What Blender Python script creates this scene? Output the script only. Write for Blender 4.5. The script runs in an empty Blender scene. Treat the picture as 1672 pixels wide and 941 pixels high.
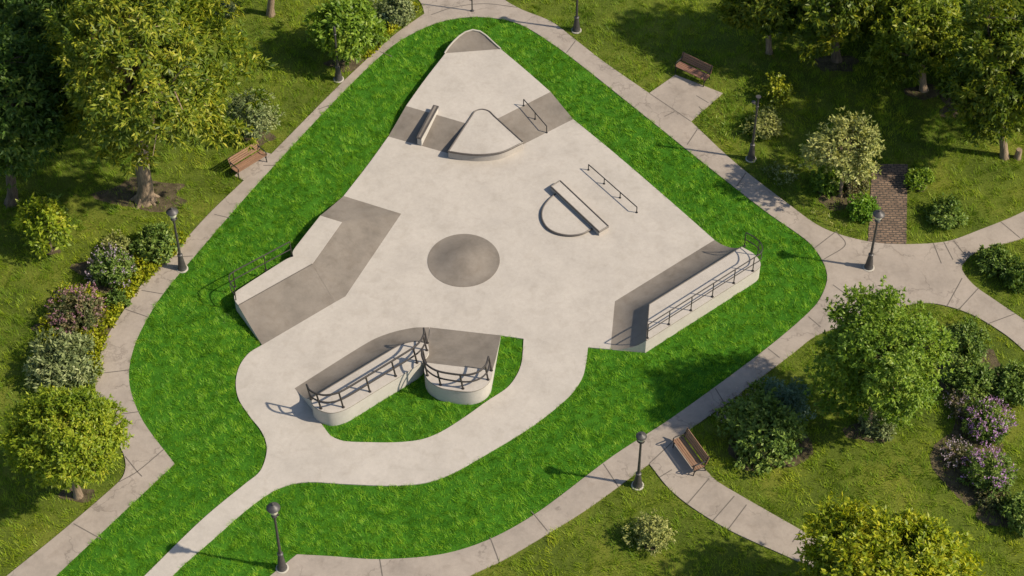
import bpy, math, random
import numpy as np
from mathutils import Vector
from mathutils.geometry import tessellate_polygon

random.seed(7)
SC = bpy.context.scene
COL = SC.collection
R = math.radians

# ------------------------------------------------------------------ camera
PITCH, DIST, FPX, CX, CY = R(48), 91.7, 3300.0, 836.0, 470.3
CAM = np.array([0, -DIST*math.cos(PITCH), DIST*math.sin(PITCH)])
FWD = np.array([0, math.cos(PITCH), -math.sin(PITCH)])
UP = np.array([0, math.sin(PITCH), math.cos(PITCH)])
cam_data = bpy.data.cameras.new('camera')
cam_data.sensor_width = 36
cam_data.lens = 36*FPX/1672
cam_data.clip_end = 2000
cam_data.clip_start = 1
cam = bpy.data.objects.new('camera', cam_data)
COL.objects.link(cam)
cam.location = CAM
cam.rotation_euler = (R(90)-PITCH, 0, 0)
SC.camera = cam

# ------------------------------------------------------------------ light
SUN_EL, SUN_AZ = R(42), R(-12)          # azimuth measured from +x, counter clockwise
world = bpy.data.worlds.new('World')
SC.world = world
world.use_nodes = True
wn = world.node_tree
bg = wn.nodes['Background']
sky = wn.nodes.new('ShaderNodeTexSky')
sky.sky_type = 'NISHITA'
sky.sun_disc = False
sky.sun_elevation = SUN_EL
sky.sun_rotation = R(90)-SUN_AZ
wn.links.new(sky.outputs[0], bg.inputs[0])
bg.inputs[1].default_value = 0.11
sun_data = bpy.data.lights.new('sun', 'SUN')
sun_data.energy = 4.6
sun_data.angle = R(1.0)
sun_data.color = (1.0, 0.89, 0.72)
sun = bpy.data.objects.new('sun', sun_data)
COL.objects.link(sun)
sd = Vector((math.cos(SUN_EL)*math.cos(SUN_AZ), math.cos(SUN_EL)*math.sin(SUN_AZ), math.sin(SUN_EL)))
sun.rotation_euler = sd.to_track_quat('Z', 'Y').to_euler()
SC.view_settings.view_transform = 'Standard'
SC.view_settings.look = 'None'
SC.view_settings.exposure = 0.56
SC.view_settings.gamma = 1.0

# ------------------------------------------------------------------ survey helpers
def ray(px, py):
    d = FWD + np.array([1, 0, 0])*((px-CX)/FPX) - UP*((py-CY)/FPX)
    return d
def G(px, py, z=0.0):
    """ground survey: where a sight line meets height z"""
    d = ray(px, py); t = (z-CAM[2])/d[2]
    return CAM + d*t
def V(px, py, Y):
    """where a sight line meets the upright plane y = Y"""
    d = ray(px, py); t = (Y-CAM[1])/d[1]
    return CAM + d*t
def scale_at(px, py):
    p = G(px, py)
    return FPX/np.dot(p-CAM, FWD)          # pixels per metre

def spline(pts, n=7, closed=True):
    """rounded outline through points; a third entry 's' keeps a sharp corner"""
    P = [np.array(p[:2], float) for p in pts]
    S = [len(p) > 2 for p in pts]
    N = len(P); out = []
    for i in range(N if closed else N-1):
        a, b = P[i], P[(i+1) % N]
        sa, sb = S[i], S[(i+1) % N]
        p0 = P[i-1] if (closed or i > 0) and not sa else 2*a-b
        p3 = P[(i+2) % N] if (closed or i+2 < N) and not sb else 2*b-a
        if sa and sb:
            out.append(a); continue
        k = math.sqrt(np.linalg.norm(b-a))+1e-6
        for j in range(n):
            t = j/n
            m1 = (b-p0)*.5; m2 = (p3-a)*.5
            l = np.linalg.norm(b-a)
            for m in (m1, m2):
                q = np.linalg.norm(m)
                if q > l: m *= l/q
            out.append((2*t**3-3*t*t+1)*a+(t**3-2*t*t+t)*m1+(-2*t**3+3*t*t)*b+(t**3-t*t)*m2)
    if not closed: out.append(P[-1])
    return [tuple(p) for p in out]

def W(pts, z=0.0):
    return [G(x, y, z) for x, y in pts]

# ------------------------------------------------------------------ object helpers
def tag(o, label=None, cat=None, group=None, kind=None):
    if label: o['label'] = label
    if cat: o['category'] = cat
    if group: o['group'] = group
    if kind: o['kind'] = kind
    return o
def empty(name, loc, label, cat, group=None, rz=0):
    o = bpy.data.objects.new(name, None)
    o.empty_display_size = .3
    COL.objects.link(o)
    o.location = loc; o.rotation_euler = (0, 0, rz)
    return tag(o, label, cat, group)
def link(name, me, parent=None):
    o = bpy.data.objects.new(name, me); COL.objects.link(o)
    if parent: o.parent = parent
    return o
class MB:
    def __init__(s): s.v = []; s.f = []; s.m = []
    def add(s, vs, fs, m=0):
        b = len(s.v); s.v += [tuple(float(c) for c in v) for v in vs]
        for f in fs: s.f.append([b+i for i in f]); s.m.append(m)
    def box(s, c, size, rz=0, m=0, rx=0):
        cx, cy, cz = c; a, b, h = [q/2 for q in size]
        vs = []
        for x, y, z in [(-a,-b,-h),(a,-b,-h),(a,b,-h),(-a,b,-h),(-a,-b,h),(a,-b,h),(a,b,h),(-a,b,h)]:
            y, z = y*math.cos(rx)-z*math.sin(rx), y*math.sin(rx)+z*math.cos(rx)
            vs.append((cx+x*math.cos(rz)-y*math.sin(rz), cy+x*math.sin(rz)+y*math.cos(rz), cz+z))
        s.add(vs, [(0,3,2,1),(4,5,6,7),(0,1,5,4),(1,2,6,5),(2,3,7,6),(3,0,4,7)], m)
    def tube(s, pts, rad, n=8, m=0, cap=True, closed=False):
        P = [Vector(p) for p in pts]; N = len(P)
        if not hasattr(rad, '__len__'): rad = [rad]*N
        ref = None; rings = []
        for i, p in enumerate(P):
            if closed: t = P[(i+1) % N]-P[i-1]
            else: t = P[min(i+1, N-1)]-P[max(i-1, 0)]
            t.normalize()
            if ref is None: ref = t.orthogonal() if abs(t.z) > .9 else Vector((0,0,1))
            u = (ref-t*ref.dot(t))
            if u.length < 1e-4: u = t.orthogonal()
            u.normalize(); w = t.cross(u)
            if abs(t.z) < .9: ref = Vector((0,0,1))
            else: ref = u
            rings.append([p+(u*math.cos(2*math.pi*k/n)+w*math.sin(2*math.pi*k/n))*rad[i] for k in range(n)])
        vs = [v for r in rings for v in r]; fs = []
        for i in range(N if closed else N-1):
            j = (i+1) % N
            for k in range(n):
                fs.append((i*n+k, i*n+(k+1) % n, j*n+(k+1) % n, j*n+k))
        if cap and not closed:
            fs.append(tuple(range(n))[::-1]); fs.append(tuple((N-1)*n+k for k in range(n)))
        s.add(vs, fs, m)
    def lathe(s, prof, n=16, c=(0,0,0), m=0):
        vs = []; fs = []
        for r, z in prof:
            for k in range(n):
                a = 2*math.pi*k/n
                vs.append((c[0]+r*math.cos(a), c[1]+r*math.sin(a), c[2]+z))
        for i in range(len(prof)-1):
            for k in range(n):
                fs.append((i*n+k, i*n+(k+1) % n, (i+1)*n+(k+1) % n, (i+1)*n+k))
        fs.append(tuple(range(n))[::-1]); fs.append(tuple((len(prof)-1)*n+k for k in range(n)))
        s.add(vs, fs, m)
    def fill(s, outer, holes=(), m=0):
        polys = [[Vector((p[0], p[1], 0)) for p in outer]]+[[Vector((p[0], p[1], 0)) for p in h] for h in holes]
        allp = list(outer)+[p for h in holes for p in h]
        tris = tessellate_polygon(polys)
        fs = []
        for t in tris:
            a, b, c = [allp[i] for i in t]
            if (b[0]-a[0])*(c[1]-a[1])-(b[1]-a[1])*(c[0]-a[0]) < 0: t = (t[0], t[2], t[1])
            fs.append(tuple(t))
        s.add(allp, fs, m)
    def skirt(s, loop, z0, m=0):
        n = len(loop)
        ar = sum(loop[i][0]*loop[(i+1) % n][1]-loop[(i+1) % n][0]*loop[i][1] for i in range(n))
        L = list(loop) if ar > 0 else list(loop)[::-1]
        vs = [tuple(p) for p in L]+[(p[0], p[1], z0) for p in L]
        s.add(vs, [(i, n+i, n+(i+1) % n, (i+1) % n) for i in range(n)], m)
    def build(s, name, mats, parent=None, smooth=False, angle=35):
        me = bpy.data.meshes.new(name)
        v = s.v
        if parent is not None and parent.get('_w'):
            l = parent['_w']; v = [(a-l[0], b-l[1], c-l[2]) for a, b, c in v]
        me.from_pydata(v, [], s.f)
        if not isinstance(mats, (list, tuple)): mats = [mats]
        for mt in mats: me.materials.append(mt)
        if len(mats) > 1: me.polygons.foreach_set('material_index', s.m)
        if smooth:
            me.polygons.foreach_set('use_smooth', [True]*len(me.polygons))
            me.set_sharp_from_angle(angle=R(angle))
        me.update()
        o = link(name, me, parent)
        if parent is not None and parent.get('_w'): o['_w'] = parent['_w']
        return o
def world_thing(name, at, label, cat, group=None):
    """an Empty whose parts are given in world coordinates"""
    o = empty(name, at, label, cat, group)
    o['_w'] = [float(c) for c in at]
    return o
def quick_mesh(name, verts, faces_n, mat, parent=None):
    """verts (N*k,3) with consecutive groups of k vertices forming one face"""
    me = bpy.data.meshes.new(name)
    nv = len(verts); nf = nv//faces_n
    me.vertices.add(nv); me.vertices.foreach_set('co', np.ascontiguousarray(verts, dtype=np.float32).ravel())
    me.loops.add(nv); me.loops.foreach_set('vertex_index', np.arange(nv, dtype=np.int32))
    me.polygons.add(nf); me.polygons.foreach_set('loop_start', np.arange(0, nv, faces_n, dtype=np.int32))
    me.update(calc_edges=True)
    me.materials.append(mat)
    return link(name, me, parent)

# ------------------------------------------------------------------ materials
def nodes(name):
    m = bpy.data.materials.new(name); m.use_nodes = True
    t = m.node_tree
    return m, t, t.nodes['Principled BSDF'], t.nodes['Material Output']
def N(t, kind, **kw):
    n = t.nodes.new(kind)
    for k, v in kw.items(): setattr(n, k, v)
    return n
def noise(t, scale, detail=4, rough=.6, vec=None, dist=0):
    n = N(t, 'ShaderNodeTexNoise'); n.inputs['Scale'].default_value = scale
    n.inputs['Detail'].default_value = detail; n.inputs['Roughness'].default_value = rough
    n.inputs['Distortion'].default_value = dist
    if vec is not None: t.links.new(vec, n.inputs['Vector'])
    return n
def pos(t):
    return N(t, 'ShaderNodeNewGeometry').outputs['Position']
def ramp(t, src, stops):
    r = N(t, 'ShaderNodeValToRGB'); e = r.color_ramp.elements
    while len(e) < len(stops): e.new(.5)
    for i, (p, c) in enumerate(stops):
        e[i].position = p; e[i].color = (*c, 1) if len(c) == 3 else c
    t.links.new(src, r.inputs[0]); return r
def mix(t, fac, a, b, mode='MIX'):
    n = N(t, 'ShaderNodeMix', data_type='RGBA', blend_type=mode)
    for s, v in ((n.inputs[0], fac), (n.inputs[6], a), (n.inputs[7], b)):
        if isinstance(v, (int, float)): s.default_value = v
        elif isinstance(v, tuple): s.default_value = (*v, 1)
        else: t.links.new(v, s)
    return n.outputs[2]
def concrete(name, base, spread=.10, stain=(.8,.78,.75), cracks=0, rough=.85, tint=None, stain_lo=.52):
    m, t, b, out = nodes(name)
    p = pos(t)
    d = tuple(c*(1-spread*1.3) for c in base); l = tuple(min(1, c*(1+spread)) for c in base)
    n1 = noise(t, .55, 6, .62, p); n2 = noise(t, 7, 5, .7, p); n3 = noise(t, 1.7, 5, .55, p, .6)
    n4 = noise(t, 60, 2, .6, p)
    c = ramp(t, n1.outputs[0], [(.3, d), (.5, base), (.72, l)]).outputs[0]
    c = mix(t, .55, c, ramp(t, n2.outputs[0], [(.3, (.86,.86,.86)), (.7, (1.08,1.08,1.08))]).outputs[0], 'MULTIPLY')
    c = mix(t, .5, c, ramp(t, n4.outputs[0], [(.35, (.88,.88,.88)), (.65, (1.06,1.06,1.06))]).outputs[0], 'MULTIPLY')
    s = ramp(t, n3.outputs[0], [(stain_lo, (1,1,1)), (.8, stain)])
    c = mix(t, .9, c, s.outputs[0], 'MULTIPLY')
    if tint:
        c = mix(t, ramp(t, noise(t, .35, 3, .5, p).outputs[0], [(.4, (0,0,0)), (.65, (1,1,1))]).outputs[0], c, tint)
    if cracks:
        wv = N(t, 'ShaderNodeTexVoronoi', feature='DISTANCE_TO_EDGE'); wv.inputs['Scale'].default_value = .42
        dn = noise(t, 1.3, 5, .6, p)
        add = N(t, 'ShaderNodeVectorMath', operation='ADD')
        t.links.new(p, add.inputs[0]); sc = N(t, 'ShaderNodeVectorMath', operation='SCALE')
        t.links.new(dn.outputs[1], sc.inputs[0]); sc.inputs['Scale'].default_value = 1.6
        t.links.new(sc.outputs[0], add.inputs[1]); t.links.new(add.outputs[0], wv.inputs['Vector'])
        k = ramp(t, wv.outputs['Distance'], [(0, (.38,.36,.35)), (.022, (1,1,1))])
        gate = ramp(t, noise(t, .5, 2, .5, p).outputs[0], [(.40, (0,0,0)), (.50, (1,1,1))])
        c = mix(t, gate.outputs[0], c, mix(t, cracks, c, k.outputs[0], 'MULTIPLY'))
    t.links.new(c, b.inputs['Base Color'])
    b.inputs['Roughness'].default_value = rough
    b.inputs['Specular IOR Level'].default_value = .3
    bp = N(t, 'ShaderNodeBump'); bp.inputs['Strength'].default_value = .25; bp.inputs['Distance'].default_value = .02
    t.links.new(n2.outputs[0], bp.inputs['Height']); t.links.new(bp.outputs[0], b.inputs['Normal'])
    return m
def leafy(name, cols, trans=.35, nscale=.6, gloss=.04, bias=.5, broad=None):
    """leaf material; cols dark..light"""
    m, t, b, out = nodes(name)
    t.nodes.remove(b)
    g = N(t, 'ShaderNodeNewGeometry')
    oi = N(t, 'ShaderNodeObjectInfo')
    n = noise(t, nscale, 3, .6, g.outputs['Position'])
    a = N(t, 'ShaderNodeMath', operation='MULTIPLY'); a.inputs[1].default_value = .55
    t.links.new(g.outputs['Random Per Island'], a.inputs[0])
    a2 = N(t, 'ShaderNodeMath', operation='MULTIPLY_ADD'); a2.inputs[1].default_value = 1.3; a2.inputs[2].default_value = bias-.93
    t.links.new(n.outputs[0], a2.inputs[0])
    s = N(t, 'ShaderNodeMath', operation='ADD', use_clamp=True)
    t.links.new(a.outputs[0], s.inputs[0]); t.links.new(a2.outputs[0], s.inputs[1])
    k = len(cols)
    c = ramp(t, s.outputs[0], [(i/(k-1), col) for i, col in enumerate(cols)]).outputs[0]
    if broad:
        c = mix(t, 1, c, ramp(t, noise(t, broad, 4, .6, g.outputs['Position']).outputs[0], [(.34, (.56,.70,.62)), (.5, (.86,.90,.85)), (.66, (1.16,1.06,.9))]).outputs[0], 'MULTIPLY')  # broad darker and yellower patches paint tree shade and sun into the grass
    d = N(t, 'ShaderNodeBsdfDiffuse'); t.links.new(c, d.inputs[0])
    tr = N(t, 'ShaderNodeBsdfTranslucent')
    tc = mix(t, 1, c, (1.25, 1.2, .55), 'MULTIPLY'); t.links.new(tc, tr.inputs[0])
    m1 = N(t, 'ShaderNodeMixShader'); m1.inputs[0].default_value = trans
    t.links.new(d.outputs[0], m1.inputs[1]); t.links.new(tr.outputs[0], m1.inputs[2])
    gl = N(t, 'ShaderNodeBsdfGlossy'); gl.inputs['Roughness'].default_value = .45; gl.inputs[0].default_value = (1, 1, .9, 1)
    m2 = N(t, 'ShaderNodeMixShader'); m2.inputs[0].default_value = gloss
    t.links.new(m1.outputs[0], m2.inputs[1]); t.links.new(gl.outputs[0], m2.inputs[2])
    t.links.new(m2.outputs[0], out.inputs[0])
    return m
def ground_mat(name, stops, scale=.8, fine=12):
    m, t, b, out = nodes(name); p = pos(t)
    n = noise(t, scale, 6, .65, p); n2 = noise(t, fine, 4, .7, p)
    c = ramp(t, n.outputs[0], stops).outputs[0]
    c = mix(t, .8, c, ramp(t, n2.outputs[0], [(.3, (.6,.6,.6)), (.7, (1.3,1.3,1.3))]).outputs[0], 'MULTIPLY')
    t.links.new(c, b.inputs['Base Color']); b.inputs['Roughness'].default_value = 1
    b.inputs['Specular IOR Level'].default_value = .1
    bp = N(t, 'ShaderNodeBump'); bp.inputs['Strength'].default_value = .6; bp.inputs['Distance'].default_value = .05
    t.links.new(n2.outputs[0], bp.inputs['Height']); t.links.new(bp.outputs[0], b.inputs['Normal'])
    return m
def plain(name, col, rough=.5, metal=0, var=.15, scale=8):
    m, t, b, out = nodes(name); p = N(t, 'ShaderNodeTexCoord').outputs['Object']
    n = noise(t, scale, 4, .6, p)
    c = ramp(t, n.outputs[0], [(.3, tuple(q*(1-var) for q in col)), (.7, tuple(q*(1+var) for q in col))]).outputs[0]
    t.links.new(c, b.inputs['Base Color']); b.inputs['Roughness'].default_value = rough; b.inputs['Metallic'].default_value = metal
    return m
def wood_mat(name, a, bcol):
    m, t, b, out = nodes(name)
    co = N(t, 'ShaderNodeTexCoord'); mp = N(t, 'ShaderNodeMapping'); mp.inputs['Scale'].default_value = (2, 26, 26)
    t.links.new(co.outputs['Object'], mp.inputs[0])
    n = noise(t, 1.5, 5, .65, mp.outputs[0])
    g = N(t, 'ShaderNodeNewGeometry')
    c = ramp(t, n.outputs[0], [(.3, a), (.7, bcol)]).outputs[0]
    c = mix(t, .7, c, ramp(t, g.outputs['Random Per Island'], [(0, (.75,.72,.7)), (1, (1.2,1.15,1.1))]).outputs[0], 'MULTIPLY')
    t.links.new(c, b.inputs['Base Color']); b.inputs['Roughness'].default_value = .6
    return m
def bark_mat(name, a, bcol):
    m, t, b, out = nodes(name)
    mp = N(t, 'ShaderNodeMapping'); mp.inputs['Scale'].default_value = (9, 9, 1.6); t.links.new(pos(t), mp.inputs[0])
    n = noise(t, 1.2, 6, .7, mp.outputs[0])
    t.links.new(ramp(t, n.outputs[0], [(.32, a), (.68, bcol)]).outputs[0], b.inputs['Base Color'])
    b.inputs['Roughness'].default_value = .95
    bp = N(t, 'ShaderNodeBump'); bp.inputs['Strength'].default_value = .9; bp.inputs['Distance'].default_value = .06
    t.links.new(n.outputs[0], bp.inputs['Height']); t.links.new(bp.outputs[0], b.inputs['Normal'])
    return m

M = {}
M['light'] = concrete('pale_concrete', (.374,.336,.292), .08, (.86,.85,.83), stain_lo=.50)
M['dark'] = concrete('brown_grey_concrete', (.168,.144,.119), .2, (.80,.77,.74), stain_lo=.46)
M['wall'] = concrete('pale_wall_concrete', (.42,.39,.345), .06, (.92,.91,.90))
M['path'] = concrete('worn_path_concrete', (.278,.235,.194), .14, (.80,.78,.76), cracks=.5)
M['joint'] = plain('dark_joint', (.10,.085,.07), .95)  # dark colour of the joints between path slabs
M['coping'] = plain('steel_coping', (.085,.072,.062), .5, .3)
M['rail'] = plain('dark_rail_steel', (.045,.038,.034), .45, .4)
M['iron'] = plain('black_cast_iron', (.020,.019,.018), .5, .2)
M['lamp'] = plain('lamp_black_paint', (.055,.050,.047), .5, .2, .25)
M['plinth'] = concrete('plinth_concrete', (.36,.33,.28), .08)
M['glass'] = plain('frosted_lamp_glass', (.62,.58,.45), .25)
M['wood'] = wood_mat('warm_slat_wood', (.135,.075,.043), (.25,.145,.085))
M['wood_dark'] = wood_mat('dull_slat_wood', (.13,.065,.042), (.24,.125,.08))  # slightly darker, redder slats than the other benches
M['bark'] = bark_mat('grey_brown_bark', (.10,.07,.045), (.33,.24,.155))
M['bark_dark'] = bark_mat('dark_bark', (.05,.036,.024), (.17,.125,.08))
M['stem'] = bark_mat('shrub_stem_bark', (.07,.05,.03), (.2,.15,.1))
M['soil'] = ground_mat('turf_soil', [(.3, (.050,.072,.010)), (.5, (.085,.112,.014)), (.7, (.14,.15,.022))], .35)
M['lawn_soil'] = ground_mat('lush_turf_soil', [(.3, (.022,.085,.005)), (.7, (.05,.15,.010))], .9)
M['mulch'] = ground_mat('bark_mulch', [(.3, (.040,.032,.018)), (.7, (.125,.100,.058))], 3, 25)
M['grass_in'] = leafy('lush_grass_blades', [(0.0426,0.1288,0.0064), (0.1136,0.2744,0.0128), (0.2059,0.4032,0.0208), (0.4118,0.5376,0.056)], .35, 1.6, .008, .45)
M['grass_out'] = leafy('meadow_grass_blades', [(0.0715,0.1365,0.009), (0.1625,0.2535,0.015), (0.2795,0.3575,0.0225), (0.52,0.52,0.0675)], .35, .55, .008, .45, broad=.13)

# ------------------------------------------------------------------ ground
b = MB(); s = 700
b.add([(-s,-s,0),(s,-s,0),(s,s,0),(-s,s,0)], [(0,1,2,3)])
tag(b.build('ground', M['soil']), kind='structure')

PATH = [(-60,1000,'s'),(10,941),(100,868),(186,794),(201,777),(205,757),(199,735),(175,695),(160,660),(156,640),(158,600),(175,550),(200,510),
 (235,460),(285,410),(345,345),(432,262),(555,138),(640,60),(693,22,'s'),(688,6),(672,-15),(630,-70,'s'),(880,-70,'s'),(822,-10),(845,12),(900,35),(940,65),
 (985,100),(1060,152,'s'),(1103,122,'s'),(1180,152,'s'),(1128,198,'s'),(1200,265),(1290,335),(1340,370),(1390,388),(1450,398),(1540,395),(1600,375),
 (1672,345),(1800,275,'s'),(1800,335,'s'),(1672,388),(1600,408),(1577,425),(1571,440),(1590,465),(1625,490),(1672,522),(1800,615,'s'),(1800,690,'s'),
 (1672,572),(1640,545),(1590,515),(1540,498),(1500,495),(1440,508),(1390,528),(1334,547),(1290,580),(1240,618),(1180,663),(1102,718,'s'),(1125,745),
 (1152,767),(1170,785),(1220,815),(1290,855),(1335,880),(1420,915),(1560,985,'s'),(1470,1015,'s'),(1400,962),(1300,915),(1200,870),(1140,835),
 (1095,800),(1060,757,'s'),(960,830),(880,880),(820,915),(765,941),(650,1010,'s'),(360,1010,'s'),(440,941,'s'),(485,905,'s'),(540,908),(620,913),
 (720,905),(800,880),(880,835),(1000,745),(1100,680),(1250,570),(1330,500),(1350,460),(1345,430),(1320,395),(1250,345),(1160,275),(1060,195),
 (960,115),(900,70),(845,38),(790,28),(745,30),(700,42),(640,75),(560,150),(420,300),(320,415),(262,485),(225,550),(211,600),(214,640),(235,690),
 (285,757,'s'),(90,941),(15,1012,'s')]
ZP = .05
path_px = spline(PATH)
path_w = W(path_px, ZP)
b = MB(); b.fill(path_w); b.skirt(path_w, -.05)
JOINTS = [[(204,745),(224,770)],[(194,787),(224,770),(268,733)],[(224,770),(232,778)],[(800,877),(815,917)],[(867,834),(894,867)],[(1164,850),(1199,810)],
 [(1189,864),(1219,824)],[(1122,823),(1158,781)],[(1060,757),(1102,718)],[(1077,779),(1097,767)],[(1307,866),(1294,885)],[(1330,405),(1365,378)],[(1365,378),(1380,400),(1346,423)],
 [(1524,397),(1537,430)],[(1541,395),(1556,424)],[(1557,393),(1576,417)],[(1634,362),(1665,388)],[(1571,454),(1546,500)],[(1598,470),(1564,507)],
 [(1658,512),(1612,529)],[(1360,465),(1381,480)],[(1320,517),(1340,534)],[(1254,569),(1273,584)],[(1060,152),(1128,198)],[(1137,156),(1157,168)],
 [(1141,174),(1148,181)],[(1085,190),(1102,182)],[(704,24),(740,12),(790,6),(845,12)],[(231,474),(266,480)],[(276,420),(315,418)],
 [(205,505),(243,518)],[(350,350),(376,356)],[(430,270),(452,270)],[(520,178),(544,170)],[(620,84),(640,92)],[(160,610),(211,604)],[(168,680),(228,672)],
 [(1138,212),(1122,236)],[(1218,282),(1203,304)],[(940,66),(925,86)],[(1185,662),(1168,634)],[(1010,795),(985,757)],[(620,913),(625,945)],[(120,855),(165,880)]]
for j in JOINTS:
    q = [G(x, y, ZP+.004) for x, y in (spline(j, 8, False) if len(j) > 2 else j)]
    for a, c in zip(q[:-1], q[1:]):
        d = c-a; n_ = np.array([-d[1], d[0], 0]); n_ /= np.linalg.norm(n_)+1e-9; w = .022
        b.add([a-n_*w, c-n_*w, c+n_*w, a+n_*w], [(0,1,2,3)], 1)
tag(b.build('path', [M['path'], M['joint']]), kind='structure')
pad_px = [(383,287),(401,296),(446,252),(424,246)]
b = MB(); w_ = W(pad_px, .035); b.fill(w_); b.skirt(w_, -.05)
tag(b.build('bench_pavement', M['path']), kind='structure')

# brick walk
def brick_mat():
    m, t, bs, out = nodes('dark_brick_paving'); p = pos(t)
    br = N(t, 'ShaderNodeTexBrick'); dn = noise(t, 2.2, 4, .6, p); sc = N(t, 'ShaderNodeVectorMath', operation='SCALE'); t.links.new(dn.outputs[1], sc.inputs[0]); sc.inputs['Scale'].default_value = .16
    ad = N(t, 'ShaderNodeVectorMath', operation='ADD'); t.links.new(p, ad.inputs[0]); t.links.new(sc.outputs[0], ad.inputs[1]); t.links.new(ad.outputs[0], br.inputs['Vector'])
    br.inputs['Scale'].default_value = 1.7; br.inputs['Color1'].default_value = (.17,.115,.076,1); br.inputs['Color2'].default_value = (.115,.076,.050,1)
    br.inputs['Mortar'].default_value = (.045,.036,.028,1); br.inputs['Mortar Size'].default_value = .045
    c = mix(t, .8, br.outputs[0], ramp(t, noise(t, 2.5, 6, .75, p).outputs[0], [(.3, (.5,.5,.5)), (.7, (1.5,1.45,1.4))]).outputs[0], 'MULTIPLY')
    t.links.new(c, bs.inputs['Base Color']); bs.inputs['Roughness'].default_value = .9
    return m
brick_px = [(1424,268),(1482,268),(1480,399),(1417,397)]
b = MB(); w_ = W(brick_px, .03); b.fill(w_); b.skirt(w_, -.05)
tag(b.build('brick_path', brick_mat()), kind='structure')

# lush lawn round the skate floor
LAWN = [p for p in PATH[PATH.index((485,905,'s')):]]
lawn_px = spline([(60,1010,'s')][:0]+LAWN[:-1]+[(90,941),(10,1018,'s'),(360,1018,'s'),(440,941,'s')])
lawn_w = W(lawn_px, .02)
b = MB(); b.fill(lawn_w)
tag(b.build('lawn', M['lawn_soil']), kind='structure')

# ------------------------------------------------------------------ skate floor
F = .07                    # floor level
FLOOR = [(634,223,'s'),(600,270),(561,320,'s'),(535,400,'s'),(500,450,'s'),(440,520,'s'),(428,563,'s'),(406,577),(391,598),(385,625),(390,652),(408,680),(426,703),(435,725),(434,746),
 (424,770),(400,790),(330,848),(240,936),(160,1015,'s'),(215,1015,'s'),(285,936),(350,878),(400,834),(440,805),(470,792),(505,787),(560,790),(640,793),(695,788),(740,772),
 (800,738),(870,695),(928,648),(950,618),(957,592),(960,567,'s'),(1052,575,'s'),(1100,520,'s'),(1190,420,'s'),(1166.6,391.8,'s'),(1100,333),(1000,247),(936,194.6,'s')]
ISLAND = [(818,548,'s'),(855,553,'s'),(852,590),(844,612),(828,633),(795,655),(760,680),(722,704),(690,717),(650,722),(600,722),(562,720),(541,712),(530,699),
 (522,688,'s'),(535,675,'s'),(640,620,'s'),(690,597,'s'),(694,590,'s'),(720,590,'s'),(812,572,'s')]
floor_px = spline(FLOOR); island_px = spline(ISLAND)
floor_w = W(floor_px, F); island_w = W(island_px, F)
b = MB(); b.fill(floor_w, [island_w]); b.skirt(floor_w, -.05); b.skirt(island_w, -.05)
tag(b.build('skate_floor', M['light']), kind='structure')

ZT = F+.40                 # raised upper platform
PLAT = [(663,173,'s'),(693,131),(728,86,'s'),(817.5,80,'s'),(858,114),(899,150,'s'),(815.6,192,'s'),(787,205,'s'),(759.5,201,'s')]
b = MB(); w_ = W(spline(PLAT), ZT); b.fill(w_); b.skirt(w_, -.05)
tag(b.build('skate_platform', M['light']), kind='structure')

def lerp(a, c, t): return a+(c-a)*t
def densify(pairs, n, smooth):
    bo = [p[0] for p in pairs]; li = [p[1] for p in pairs]
    if smooth: return spline(bo, n, False), spline(li, n, False)
    B, L = [], []
    for i in range(len(bo)-1):
        for j in range(n):
            B.append(tuple(lerp(np.array(bo[i][:2], float), np.array(bo[i+1][:2], float), j/n)))
            L.append(tuple(lerp(np.array(li[i][:2], float), np.array(li[i+1][:2], float), j/n)))
    B.append(bo[-1][:2]); L.append(li[-1][:2]); return B, L
def transition(bot, lip, curve, rows=12, wall=True):
    """lofted ramp face between world polylines; curve 0 = flat bank, 1 = full arc.  returns MB"""
    b = MB(); n = len(bot); vs = []
    for k in range(rows+1):
        u = k/rows
        for p, q in zip(bot, lip):
            L = max(math.hypot(q[0]-p[0], q[1]-p[1]), .05); h = q[2]-p[2]
            if L > h and h > .02:
                Rr = (L*L+h*h)/(2*h); za = Rr-math.sqrt(max(Rr*Rr-(u*L)**2, 0))
            else: za = h*(1-math.sqrt(max(1-u*u, 0)))
            z = p[2]+(1-curve)*h*u+curve*za
            vs.append((lerp(p[0], q[0], u), lerp(p[1], q[1], u), z))
    fs = [(k*n+i, k*n+i+1, (k+1)*n+i+1, (k+1)*n+i) for k in range(rows) for i in range(n-1)]
    a = vs[0]; e = vs[1]; c = vs[n]
    nz = (e[0]-a[0])*(c[1]-a[1])-(e[1]-a[1])*(c[0]-a[0])
    if nz < 0: fs = [f[::-1] for f in fs]
    b.add(vs, fs, 0)
    if wall:
        for i in (0, n-1):
            col = [vs[k*n+i] for k in range(rows+1)]
            for k in range(rows):
                p, q = col[k], col[k+1]
                b.add([p, q, (q[0], q[1], -.05), (p[0], p[1], -.05)], [(0,1,2,3)], 1)
    return b
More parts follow.
